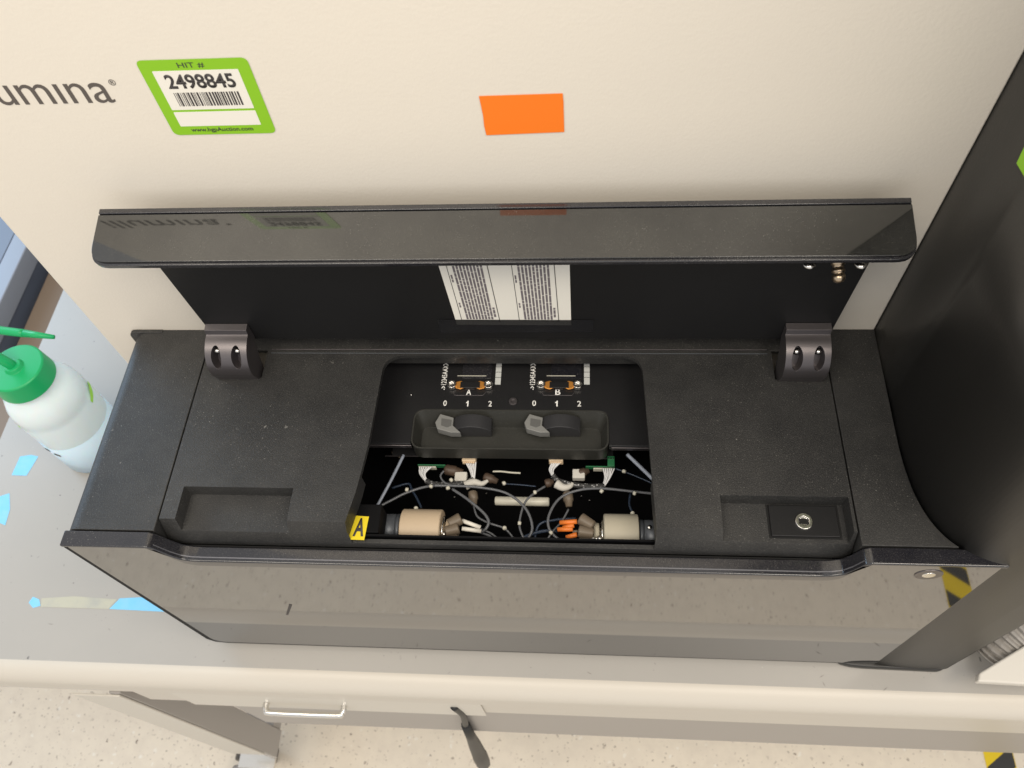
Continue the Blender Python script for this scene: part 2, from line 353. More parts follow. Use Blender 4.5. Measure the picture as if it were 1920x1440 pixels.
# --- black side wing (rounded plan, vertical)
wing = [(0.2367, 0.95), (0.2367, 0.39), (0.2357, 0.33), (0.2353, 0.285), (0.2365, 0.262), (0.2395, 0.243), (0.2455, 0.226), (0.2545, 0.2125), (0.267, 0.2025), (0.2795, 0.197),
        (0.2900, 0.1945), (0.3050, 0.1925), (0.330, 0.1915)] + arc2(0.352, 0.2020, 0.0105, -95, 0, 6) + [(0.3635, 0.26), (0.372, 0.34), (0.39, 0.95)]
# finer curve
wl = [Vector((p[0], p[1], 0)) for p in wing[2:13]]; wl = [(q.x, q.y) for q in spline(wl, 5)]
wing = wing[:2] + wl + wing[13:]
sw = prism('side_wing', wing, 'z', ZB + 0.010, 0.62, 'wing', mc)
for p in sw.data.polygons: p.use_smooth = len(p.vertices) == 4
sw.modifiers.new('n', 'WEIGHTED_NORMAL')
fpz = [(0.2560, 0.1948), (0.266, 0.1922), (0.280, 0.1912), (0.352, 0.1902), (0.3635, 0.200), (0.372, 0.30), (0.39, 0.80), (0.247, 0.80)]
prism('foot_plinth', round_poly(fpz, [0, 0.004, 0.006, 0.006, 0, 0, 0, 0]), 'z', ZB + 0.0005, ZB + 0.0095, 'wing', mc, bevel=0.002)
# --- module side covers
XL0, XL1, XC0, XC1 = -0.3862, -0.3158, -0.3146, 0.1938
sl = prism('side_cover', round_poly([(XL0, ZB + 0.012), (XL0, -0.0), (XL1, 0.0), (XL1, ZB + 0.012)], [0, 0.012, 0.0008, 0], 8), 'y', 0.2068, 0.3898, 'black', mc)
soften(sl, 0.0006)
# right cover follows the wing
rc = [(0.1950, 0.2068), (0.2600, 0.2068)] + [(x - 0.0006, y) for x, y in reversed(wl) if 0.2075 < y < 0.372] + [(0.2360, 0.3898), (0.1950, 0.3898)]
prism('side_cover', rc, 'z', -0.06, 0.0, 'black', mc, bevel=0.0006)
bs = prism('back_strip', [(XC0 - 0.001, 0.3702), (0.1945, 0.3702), (0.1945, 0.3898), (XC0 - 0.001, 0.3898)], 'z', -0.0065, -0.0025, 'black', mc, bevel=0.0010)
box('seam_highlight', -0.2590, 0.1490, 0.3692, 0.3700, -0.006, 0.0004, 'hinge', bs, bevel=0.0002)  # thin metallic strips, here and next, put in as highlights along the seam
box('seam_highlight', -0.2590, 0.1490, 0.3655, 0.3660, -0.002, 0.0003, 'cap', bs, bevel=0.0001)
box('seam_backing', -0.3215, -0.3100, 0.2075, 0.3890, -0.050, -0.0400, 'gap', mc, bevel=0)
box('seam_backing', 0.1890, 0.2000, 0.2075, 0.3890, -0.050, -0.0400, 'gap', mc, bevel=0)
box('seam_backing', -0.3080, 0.1885, 0.2066, 0.2078, -0.200, -0.0310, 'gap', mc, bevel=0)
prism('rear_lip', round_poly([(-0.3912, -0.030), (-0.3912, 0.0008), (-0.3600, 0.0008), (-0.3600, -0.030)], [0.0, 0.0070, 0, 0]), 'y', 0.3862, 0.3896, 'black', mc, bevel=0.0006)
# --- centre top cover with opening and two recesses
prof = [(0.3688, -0.0), (0.2165, 0.0), (0.2085, -0.0215), (0.2082, -0.0300), (0.2112, -0.0300), (0.2122, -0.0180), (0.3688, -0.0180)]
tcv = prism('top_cover', prof, 'x', XC0, XC1, 'black', mc)
c = []
op = [at(660, 1017, -0.019), at(1228, 1033, -0.019), at(1236, 985), at(1205, 700), at(1180, 667), at(737, 668), at(716, 700), at(690, 835), at(655, 985)]
opp = [(-0.1660, 0.2000), (0.0530, 0.2000), (0.0550, 0.2125), (op[3].x, op[3].y + .006), (op[3].x, op[4].y), (op[6].x, op[4].y), (op[6].x, op[6].y + .006), (-0.1637, 0.28), (-0.1672, 0.2430), (-0.1725, 0.2130)]
opp = round_poly(opp, [0.0, 0, 0.002, 0, 0.017, 0.017, 0, 0.004, 0.004, 0.0], 8)
cut(tcv, add_poly(bmesh.new(), [[(x, y, z) for x, y in opp] for z in (-0.0215, 0.02)]))
cut(tcv, add_box(bmesh.new(), -0.185, 0.072, 0.255, 0.3675, -0.05, -0.0045))
def pocket(x0, x1, y0, y1, d, wall):
    bm = bmesh.new(); s = wall * 0.01 / d
    add_poly(bm, [[(x0 + wall, y0, -d), (x1 - 0.001, y0, -d), (x1 - 0.001, y1 - wall, -d), (x0 + wall, y1 - wall, -d)],
                  [(x0, y0, 0), (x1, y0, 0), (x1, y1, 0), (x0, y1, 0)], [(x0 - s * .3, y0, 0.004), (x1, y0, 0.004), (x1, y1 + s * .3, 0.004), (x0 - s * .3, y1 + s * .3, 0.004)]]); return bm
pl = at(345, 912); pl2 = at(550, 915); q1 = at(1350, 928); q2 = at(1590, 930)
cut(tcv, pocket(pl.x, pl2.x, 0.2050, 0.2430, 0.0120, 0.0014))
bm = pocket(-q2.x, -q1.x, 0.2050, 0.2430, 0.0120, 0.0014)
for v in bm.verts: v.co.x = -v.co.x
bmesh.ops.reverse_faces(bm, faces=bm.faces[:]); cut(tcv, bm)
# hinge notches
hx = [(-0.3000, -0.2622), (0.1523, 0.1886)]
for a0, a1 in hx:
    cut(tcv, add_poly(bmesh.new(), [[(a0, 0.3415, z), (a1, 0.3415, z), (a1, 0.40, z), (a0, 0.40, z)] for z in (-0.05, 0.02)]))
soften(tcv, 0.0007, 2, 20)
# latch plate in the right recess
l0 = at(1440, 950, -0.0110); l1 = at(1576, 1008, -0.0110)
cx_ = at(1507, 978, -0.010)
lp = box('latch_plate', l0.x, l1.x, l1.y, l0.y + 0.001, -0.0121, -0.0101, 'inner', tcv, bevel=0.0006)
box('latch_gap', l0.x - 0.0016, l1.x + 0.0016, l1.y - 0.0012, l0.y + 0.0022, -0.0124, -0.01175, 'gap', tcv, bevel=0)
bm = add_cyl(bmesh.new(), (cx_.x, cx_.y, -0.0103), (cx_.x, cx_.y, -0.0087), 0.0066, 0.0060, 28)
sc_ = link('latch_screw', bm, 'steel', tcv)
cut(sc_, add_cyl(bmesh.new(), (cx_.x, cx_.y, -0.0097), (cx_.x, cx_.y, -0.0075), 0.0036, 0.0046, 6)); soften(sc_, 0.0003)
box('screw_slot', cx_.x - 0.0034, cx_.x + 0.0034, cx_.y - 0.0020, cx_.y + 0.0020, -0.0099, -0.0095, 'gap', tcv, bevel=0)
# --- glossy bezel and mirror panel
ZC = -0.0285
pa = [(XL0 + 0.0005, 0.0), (-0.3190, 0.0), (-0.3150, -0.0030), (-0.3085, -0.0175), (-0.3030, -0.0250), (-0.2960, -0.0280), (-0.2880, ZC), (0.170, ZC), (0.1800, -0.0275), (0.1870, -0.0240), (0.1915, -0.0160), (0.1960, -0.0030), (0.2000, 0.0), (0.2895, 0.0)]
bez = [(x, z) for x, z in pa] + [(x, z - 0.0035 - 0.0075 * min(1, -z / 0.0285)) for x, z in reversed(pa)]
bz = prism('bezel', bez, 'y', 0.1936, 0.2060, 'gloss', mc, bevel=0.0012)
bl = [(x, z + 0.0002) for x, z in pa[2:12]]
prism('bezel_highlight', bl + [(x, z - 0.0006) for x, z in reversed(bl)], 'y', 0.1966, 0.1974, 'bright', mc)  # bright strip added as the highlight running along the bezel
mp_ = [(x, z - 0.0030 - 0.0075 * min(1, -z / 0.0285)) for x, z in pa]
mp_[0] = (XL0 + 0.0035, -0.0036); mp_[-1] = (0.2868, -0.0036)
outline = mp_ + [(0.2900, -0.2905), (-0.3788, -0.2885)]
outline = round_poly(outline, [0.004] + [0] * 12 + [0.003, 0.004, 0.016])
mir = prism('mirror_panel', outline, 'y', 0.1946, 0.2010, 'mirror', mc, bevel=0.0006)
# frame line round the panel
back = round_poly([(XL0, -0.0010), (0.2900, -0.0010), (0.2935, -0.2925), (-0.3825, -0.2925)], [0.002, 0.002, 0.004, 0.018])
bkk = [(x, min(z, -0.0400) if -0.317 < x < 0.2 else z) for x, z in back]
prism('panel_backing', [(XL0, -0.006), (-0.3215, -0.006), (-0.3160, -0.0120), (-0.3040, -0.0340), (0.1890, -0.0340), (0.2010, -0.006), (0.2900, -0.006), (0.2932, -0.2930), (-0.368, -0.2925), (-0.3795, -0.2895), (-0.3848, -0.279)], 'y', 0.1950, 0.2066, 'gap', mc)
bc_ = aty(1741, 1077, 0.1946); cyl('round_button', (bc_.x, 0.1940, bc_.z), (bc_.x, 0.1960, bc_.z), 0.0095, 'hinge', mc, n=36); cyl('button_centre', (bc_.x, 0.1936, bc_.z), (bc_.x, 0.1950, bc_.z), 0.0045, 'steel', mc, n=24)
sc1, sc2 = aty(545, 1134, 0.1946), aty(538, 1152, 0.1946)
link('scuff_mark', add_poly(bmesh.new(), [[(sc2.x - 0.0008, yy, sc2.z), (sc2.x + 0.0010, yy, sc2.z - 0.001), (sc1.x + 0.0014, yy, sc1.z), (sc1.x - 0.0008, yy, sc1.z + 0.002)] for yy in (0.1943, 0.19455)]), 'ink', mc)

# --- lid
LY = 0.3650
lid = prism('lid', [(-0.2985, 0.022), (0.1900, 0.022), (0.1965, 0.1535), (-0.3080, 0.1535)], 'y', LY, LY + 0.005, 'inner', mc, bevel=0.0006)
zf = 0.1600
fo = [at(185, 396, zf), at(170, 497, zf), at(1725, 487, zf), at(1712, 380, zf)]
fx0, fx1 = -0.3285, 0.2075; FL = 0.0420; TA = math.radians(13.5)
FB = Vector((0, 0.3755, 0.1625))                       # back edge of the flange, which slopes down to the front
def tilt(o):
    R_ = Matrix.Translation(FB) @ Matrix.Rotation(TA, 4, 'X')
    for v in o.data.vertices: v.co = R_ @ v.co
    return o
tilt(prism('lid_flange', round_poly([(fx0, 0), (fx0, -FL), (fx1, -FL), (fx1, 0)], [0.0, 0.013, 0.013, 0.0], 8), 'z', -0.0062, -0.0018, 'gloss', lid, bevel=0.0007))
tilt(prism('lid_glass', round_poly([(fx0 + 0.0006, -0.0045), (fx0 + 0.0006, -FL + 0.0020), (fx1 - 0.0006, -FL + 0.0020), (fx1 - 0.0006, -0.0045)], [0.0, 0.0125, 0.0125, 0.0], 8), 'z', -0.0016, 0, 'flange', lid, bevel=0.0004))
tilt(box('flange_rim', fx0 + 0.001, fx1 - 0.001, -0.0040, -0.0002, -0.0017, 0.0008, 'gloss', lid, bevel=0.0005))
PB = aty(1571, 490, 0.3540); PT = aty(1573, 531, 0.3420); plen = (PT - PB).length
lathe('latch_pin', PB, (PT - PB), [(0, 0.0046), (plen * .16, 0.0046), (plen * .17, 0.0036), (plen * .36, 0.0036), (plen * .37, 0.0043), (plen * .50, 0.0043), (plen * .51, 0.0037), (plen * .60, 0.0037), (plen * .61, 0.0043), (plen * .82, 0.0042), (plen * .93, 0.0030), (plen, 0.0008)], 'brass', lid)
for px_ in (1515, 1612):
    q = aty(px_, 500, 0.3480); lathe('lid_screw', (q.x, 0.3480, q.z + 0.004), (0, 0, -1), [(0, 0.0042), (0.0016, 0.0042), (0.0030, 0.0028), (0.0034, 0.0006)], 'steel', lid)
# --- hinges
for (a0, a1) in ((-0.2985, -0.2640), (0.1540, 0.1872)):
    hc = Vector((0.3585, 0.0150)); hr = 0.0225
    outer = [(0.3648, 0.0435), (0.3590, 0.0425), (0.3580, 0.0380)] + arc2(hc.x, hc.y, hr, 96, 205, 22) + [(0.3425, -0.010)]
    inner = [(0.3520, -0.0100), (0.3560, 0.0050), (0.3600, 0.0200), (0.3648, 0.0260)]
    h = prism('hinge', outer + inner, 'x', a0, a1, 'hinge', mc)
    nrm = Vector((0, -math.cos(math.radians(40)), math.sin(math.radians(40)))); up_ = Vector((0, math.sin(math.radians(40)), math.cos(math.radians(40))))
    for f_ in (0.26, 0.74):
        c0 = Vector((a0 + (a1 - a0) * f_, hc.x, hc.y)) + nrm * (hr + 0.004)
        ring = lambda c_: [c_ + Vector((1, 0, 0)) * 0.0040 * math.cos(t) + up_ * 0.0098 * math.sin(t) for t in [2 * math.pi * i / 24 for i in range(24)]]
        cut(h, add_poly(bmesh.new(), [ring(c0 - nrm * 0.0165), ring(c0)]))
    soften(h, 0.0006, 2, 35)
    for f_ in (0.26, 0.74):
        c0 = Vector((a0 + (a1 - a0) * f_, hc.x, hc.y)) + nrm * (hr - 0.0062) + up_ * 0.0062
        lathe('hinge_screw', c0, nrm * 0.5 - up_ * 0.7, [(0, 0.0026), (0.0034, 0.0026), (0.0040, 0.0016), (0.0042, 0.0004)], 'steel', h, n=18)
# hinge axle visible between the hinges
if False: cyl('hinge_rod', (-0.2640, 0.3600, 0.004), (-0.2576, 0.3600, 0.004), 0.004, 'dark', mc)
if False: cyl('hinge_rod', (0.1476, 0.3600, 0.004), (0.1540, 0.3600, 0.004), 0.004, 'dark', mc)

# --- interior
tub = add_box(bmesh.new(), -0.235, 0.125, 0.2135, 0.3880, -0.20, -0.0190)
bm = tub; bm.faces.ensure_lookup_table()
topf = [f for f in bm.faces if all(v.co.z > -0.1 for v in f.verts)]
bmesh.ops.delete(bm, geom=topf, context='FACES_ONLY')
me_o = link('interior_tub', bm, 'dark', mc); sd = me_o.modifiers.new('s', 'SOLIDIFY'); sd.thickness = 0.002
ZS = -0.035
front_y = 0.2995
stg = box('stage', -0.200, 0.092, front_y, 0.3860, ZS - 0.006, ZS, 'stage', mc, bevel=0.0007)
t0 = at(778, 768, ZS); t1 = at(1142, 846, ZS)
trp = [(t0.x, t1.y), (t1.x, t1.y), (t1.x, t0.y), (t0.x, t0.y)]
cut(stg, add_poly(bmesh.new(), [[(x, y, z) for x, y in round_poly([(t0.x, t1.y - .01), (t1.x, t1.y - .01), (t1.x, t0.y), (t0.x, t0.y)], [0, 0, 0.009, 0.009])] for z in (ZS - 0.02, ZS + 0.01)]))
soften(stg, 0.0007)
tray = link('lever_tray', add_poly(bmesh.new(), [[(x, y, z) for x, y in round_poly(trp, 0.010)] for z in (ZS - 0.016, ZS + 0.0012)]), 'tray', stg)
bm = bmesh.new()
lo_, hi_ = [], []
w_ = 0.0012
hi_ = round_poly([(t0.x + w_, t1.y + w_), (t1.x - w_, t1.y + w_), (t1.x - w_, t0.y - w_), (t0.x + w_, t0.y - w_)], 0.009)
lo_ = round_poly([(t0.x + 0.006, t1.y + 0.004), (t1.x - 0.006, t1.y + 0.004), (t1.x - 0.006, t0.y - 0.010), (t0.x + 0.006, t0.y - 0.010)], 0.007)
cut(tray, add_poly(bm, [[(x, y, ZS - 0.0125) for x, y in lo_], [(x, y, ZS + 0.001) for x, y in hi_], [(x, y, ZS + 0.006) for x, y in hi_]]))
soften(tray, 0.0008, 2, 25)
# polished front lip of the stage at both sides of the tray
for xa, xb in ((690, 772), (1146, 1222)):
    A = at(xa, 826, ZS); B = at(xb, 826, ZS)
    box('stage_lip', A.x, B.x, front_y - 0.0014, front_y - 0.0004, ZS - 0.005, ZS - 0.0006, 'hinge', stg, bevel=0.0004)
# the two lanes
def lane(dx, letter, mm):
    X = lambda px, py, z=ZS: at(px, py, z) + Vector((0, 0, 0))
    R_, U_ = (1, 0, 0), (0, 1, 0)
    c0 = at(880 + dx, 719, ZS)
    h = at(800, 730, ZS).y - at(800, 740, ZS).y
    def lab(s, px, py, wpx, hpx, nm):
        p = at(px + dx - wpx / 2, py + hpx / 2, ZS); q = at(px + dx + wpx / 2, py - hpx / 2, ZS)
        if s == '1':
            W1, H1 = q.x - p.x, q.y - p.y
            pts = [(.45, 0), (.85, 0), (.85, 1), (.55, 1), (.40, .84), (.05, .72), (.05, .56), (.45, .66)]
            link(nm, add_poly(bmesh.new(), [[(p.x + u * W1, p.y + v * H1, ZS + t) for u, v in pts] for t in (0.00015, 0.0003)]), 'print', stg); return
        text(nm, s, p, R_, U_, q.x - p.x, q.y - p.y, 'print', stg, bold=0.0 if s == '1' else 0.015, lift=0.00015)
    lab(letter, 879, 735, 10, 11, 'lane_letter')
    lab('0', 834.5, 756, 7.5, 10.5, 'position_number'); lab('1', 876.5, 757, 6.5, 10.5, 'position_number'); lab('2', 919, 757, 7.5, 10.5, 'position_number')
    p = at(836 + dx, 731, ZS); q = at(836 + dx, 679, ZS)
    text('scale_lettering', '->12345AAXX', p, (0, 1, 0), (-1, 0, 0), q.y - p.y, at(836, 730, ZS).x - at(826, 730, ZS).x, 'print', stg, bold=0.015, lift=0.00015)
    # white divided label
    pa_ = at(928 + dx, 722, ZS); pb_ = at(939 + dx, 675, ZS); n_ = 4; xs0 = pa_.x; xs1 = xs0 + (at(939, 722, ZS).x - at(928.5, 722, ZS).x)
    y0_ = pa_.y
    cuts = [0, 0.29, 0.50, 0.71, 1.0]
    lb = None
    bm = bmesh.new()
    for i in range(4):
        add_box(bm, xs0, xs1, pa_.y + (pb_.y - pa_.y) * cuts[i] + 0.0003, pa_.y + (pb_.y - pa_.y) * cuts[i + 1] - 0.0003, ZS + 0.0002, ZS + 0.0006)
    link('divided_label', bm, 'print2', stg)
    # flow cell mount: recessed black window, clamp with copper ends and silver screws
    m0 = at(866 + dx, 710, ZS); m1 = at(924 + dx, 678, ZS)
    mt = box('flow_cell_window', m0.x, m1.x, m0.y, m1.y, ZS + 0.0002, ZS + 0.0008, 'gloss', stg, bevel=0.0002)
    y1_ = at(890 + dx, 706, ZS).y; e0 = at(858 + dx, 706, ZS).x; e1 = at(912 + dx, 706, ZS).x
    box('window_edge', e0, e1, y1_ - 0.0003, y1_ + 0.0003, ZS + 0.0008, ZS + 0.0013, 'rod', stg, bevel=0)
    L_ = at(846 + dx, 721, ZS + .003); R2 = at(917 + dx, 721, ZS + .003)
    yc = (L_.y + R2.y) / 2
    pts = [(L_.x + .004, -.0030), (L_.x + .008, -.0042), (L_.x + .012, -.0022), (R2.x - .012, -.0022), (R2.x - .008, -.0042), (R2.x - .004, -.0030), (R2.x - .004, .0030), (R2.x - .008, .0042), (R2.x - .012, .0022), (L_.x + .012, .0022), (L_.x + .008, .0042), (L_.x + .004, .0030)]
    cl = prism('clamp_bar', [(x, yc + y_) for x, y_ in pts], 'z', ZS + 0.001, ZS + 0.0025, 'copper', stg, bevel=0.0004)
    box('clamp_slot', L_.x + 0.0078, R2.x - 0.0078, yc - 0.0031, yc + 0.0030, ZS + 0.0020, ZS + 0.0030, 'stage', stg, bevel=0.0004)
    box('clamp_slot', L_.x + 0.0125, R2.x - 0.0125, yc - 0.0040, yc - 0.0030, ZS + 0.0012, ZS + 0.0016, 'hinge', stg, bevel=0)
    for xx in (L_.x + 0.0005, R2.x - 0.0005):
        s_ = link('clamp_screw', add_cyl(bmesh.new(), (xx, yc, ZS + 0.0008), (xx, yc, ZS + 0.0042), 0.0042, 0.0038, 20), 'steel', stg)
        cut(s_, add_cyl(bmesh.new(), (xx, yc, ZS + 0.0022), (xx, yc, ZS + 0.006), 0.0022, 0.0022, 6)); soften(s_, 0.0004)
    # outline under the letter
    f0 = at(850 + dx, 741, ZS); f1 = at(908 + dx, 741, ZS)
    tube('outline_groove', [(f0.x - .001, f0.y + .003, ZS), (f0.x + 0.001, f0.y + 0.0004, ZS), (f0.x + .003, f0.y, ZS), (f1.x - .003, f0.y, ZS), (f1.x - 0.001, f0.y + 0.0004, ZS), (f1.x + .001, f0.y + .003, ZS)], 0.00028, 'hinge', stg, n=6)
    # lever wheel standing in the tray, seen edge on
    wc = at(884 + dx, 812, ZS); wx0, wx1 = at(848 + dx, 795, ZS).x, at(921 + dx, 795, ZS).x
    cxw = (wx0 + wx1) / 2; rr = 0.0215; half = (wx1 - wx0) / 2
    yb = at(884 + dx, 812, ZS - 0.006).y; dep = at(884, 780, ZS).y - at(884, 800, ZS).y
    a_ = math.degrees(math.asin(min(0.95, half / rr)))
    czw = ZS + 0.0045 - rr
    wp = [(cxw + rr * math.sin(math.radians(t)), czw + rr * math.cos(math.radians(t))) for t in [-a_ + 2 * a_ * i / 20 for i in range(21)]]
    wp = wp + [(wp[-1][0], ZS - 0.0122), (wp[0][0], ZS - 0.0122)]
    lv = prism('lever', wp, 'y', yb, yb + 0.0125, 'wheel', mc, bevel=0.0005)
    tq = [(816, 793), (826, 777), (851, 784), (849, 798), (864, 812), (845, 812), (820, 805)][::-1]
    tb = link('lever_tab', add_poly(bmesh.new(), [[at(x + dx, y, ZS) + Vector((0, 0, t)) for x, y in tq] for t in (-0.007, 0.0012)]), 'tab', lv, bevel=0.0006)
    tq = [(828, 785), (847, 788), (846, 799), (838, 802), (827, 798)][::-1]
    link('tab_window', add_poly(bmesh.new(), [[at(x + dx, y - 0.5, ZS + 0.0013) + Vector((0, 0, t)) for x, y in tq] for t in (0, 0.0002)]), 'tabin', lv)
lane(0, 'A', 0); lane(167, 'B', 0)
s0 = at(962, 753, ZS)
bm = add_cyl(bmesh.new(), (s0.x, s0.y, ZS), (s0.x, s0.y, ZS + 0.0012), 0.0038, 0.0034, 24); s_ = link('stage_screw', bm, 'hinge', stg)
cut(s_, add_cyl(bmesh.new(), (s0.x, s0.y, ZS + 0.0003), (s0.x, s0.y, ZS + 0.003), 0.0017, 0.0017, 6)); soften(s_, 0.0002)
s1 = at(771, 741, ZS); lathe('locating_pin', (s1.x, s1.y, ZS), (0, 0, 1), [(0, 0.0008), (0.001, 0.0007), (0.0013, 0.0002)], 'steel', stg, n=10)

ZI = -0.062
def P(l, z=ZI):
    return [at(p[0], p[1], p[2] if len(p) > 2 else z) for p in l]
# boards and connectors under the stage
A = at(712, 853, ZI); B = at(1222, 858, ZI)
cb = box('circuit_board', at(735, 853, ZI).x, at(1150, 857, ZI).x, A.y - 0.0002, A.y + 0.03, ZI - 0.0016, ZI, 'stage', mc, bevel=0)
box('board_edge', at(722, 853, ZI).x, at(1140, 857, ZI).x, A.y - 0.0010, A.y - 0.0003, ZI - 0.0010, ZI - 0.0004, 'hinge', cb, bevel=0)
for dx, ex in ((0, 893), (163, 1056)):
    a_ = at(866 + dx, 865, ZI + .002); b_ = at(ex, 852, ZI + .002)
    cn = box('wire_connector', a_.x, b_.x, a_.y, b_.y, ZI - 0.004, ZI + 0.003, 'conn', cb, bevel=0.0005)
    bm = bmesh.new()
    for i in range(6): add_box(bm, a_.x + 0.0012 + i * (b_.x - a_.x - 0.002) / 6, a_.x + 0.0022 + i * (b_.x - a_.x - 0.002) / 6, a_.y - 0.0008, a_.y + 0.0002, ZI - 0.0015, ZI + 0.0012)
    link('connector_ribs', bm, 'conn', cb)
for px0, px1, py in ((784, 836, 874), (1098, 1153, 877)):
    a_ = at(px0, py, ZI - .004); b_ = at(px1, py, ZI - .004)
    sb = box('green_circuit_board', a_.x, b_.x, a_.y - 0.0004, a_.y + 0.0005, ZI - 0.006, ZI - 0.001, 'pcb', mc, bevel=0.0003)
    box('board_connector', a_.x + 0.001 if px0 < 900 else b_.x - 0.018, a_.x + 0.016 if px0 < 900 else b_.x - 0.002, a_.y - 0.0024, a_.y - 0.0012, ZI - 0.006, ZI - 0.001, 'rod', sb, bevel=0.0003)
a_ = at(1139, 876, ZI); b_ = at(1152, 857, ZI)
gb = box('green_circuit_board', a_.x, b_.x, a_.y, b_.y, ZI - 0.001, ZI + 0.002, 'pcb', mc, bevel=0.0004)
bm = bmesh.new()
for i in range(3): add_box(bm, a_.x + 0.0008 + i * 0.0018, a_.x + 0.0016 + i * 0.0018, b_.y - 0.003, b_.y - 0.0018, ZI + 0.0021, ZI + 0.0028)
link('solder_points', bm, 'steel', gb)
def loom(starts, mid, end, name='wire'):
    for i, s in enumerate(starts):
        j = (i - len(starts) / 2) * 0.8
        tube(name, P([(s[0], s[1], ZI), (mid[0] + j * 2.4, mid[1], ZI - 0.004 + 0.001 * (i % 3)), (end[0] + j * 0.7, end[1], ZI - 0.006)]), 0.00062, 'wire', mc, n=6, k=6)
loom([(787, 875), (791, 875), (795, 875), (800, 875), (805, 875), (809, 875)], (793, 888), (800, 903))
loom([(872, 865), (876, 865), (880, 865), (884, 865), (888, 865), (892, 866)], (887, 882), (888, 899))
loom([(1036, 866), (1040, 866), (1044, 866), (1048, 866), (1052, 866)], (1035, 880), (1037, 893))
loom([(1131, 878), (1135, 878), (1139, 878), (1143, 878), (1147, 878), (1152, 878)], (1140, 895), (1132, 912))
# braided bundles and wraps
tube('cable_bundle', P([(799, 902), (815, 908), (850, 908), (870, 905), (888, 899)], ZI - .006), 0.0024, 'wireblack', mc)
tube('cable_bundle', P([(1037, 892), (1048, 902), (1070, 908), (1100, 912), (1133, 912)], ZI - .006), 0.0024, 'wireblack', mc)
for pts in ([(872, 911), (888, 904), (903, 907), (915, 901)], [(1043, 907), (1056, 914), (1068, 912), (1074, 906)]):
    tube('tape_wrap', P(pts, ZI - 0.004), 0.0040, 'cloth', mc, taper=0.0014)
for c_ in ((1085, 892), (865, 897)):
    q = at(*c_, ZI - .008); 
    box('cable_clip', q.x - 0.0052, q.x + 0.0052, q.y - 0.0042, q.y + 0.0042, ZI - 0.010, ZI - 0.003, 'cloth', mc, bevel=0.001)
for a_, b_, r_ in (((834, 880), (868, 886), 0.0046), ((908, 893), (933, 903), 0.0038), ((886, 922), (889, 946), 0.0040), ((1064, 923), (1067, 950), 0.0042), ((1085, 888), (1104, 882), 0.0036), ((1022, 907), (1038, 903), 0.0036)):
    a3, b3 = at(*a_, ZI - .006), at(*b_, ZI - .006); d_ = (b3 - a3)
    lathe('tube_fitting', a3, d_, [(0, r_ * 0.8), (d_.length * 0.1, r_), (d_.length * 0.6, r_), (d_.length * 0.65, r_ * 0.8), (d_.length, r_ * 0.6)], 'fitdark' if r_ != 0.0042 and r_ != .0040 else 'fit', mc, n=14)
# off-white rod across the middle
lathe('white_rod', at(928, 939, ZI - .01), (at(1030, 941, ZI - .01) - at(928, 939, ZI - .01)), [(0, 0.0030), (0.0008, 0.0038), ((at(1030, 941, ZI - .01) - at(928, 939, ZI - .01)).length - 0.001, 0.0038), ((at(1030, 941, ZI - .01) - at(928, 939, ZI - .01)).length, 0.0030)], 'rod', mc, n=24)
tube('metal_spring', P([(924, 884), (940, 884), (958, 886), (976, 887)], ZI - .01), 0.0008, 'rod', mc)
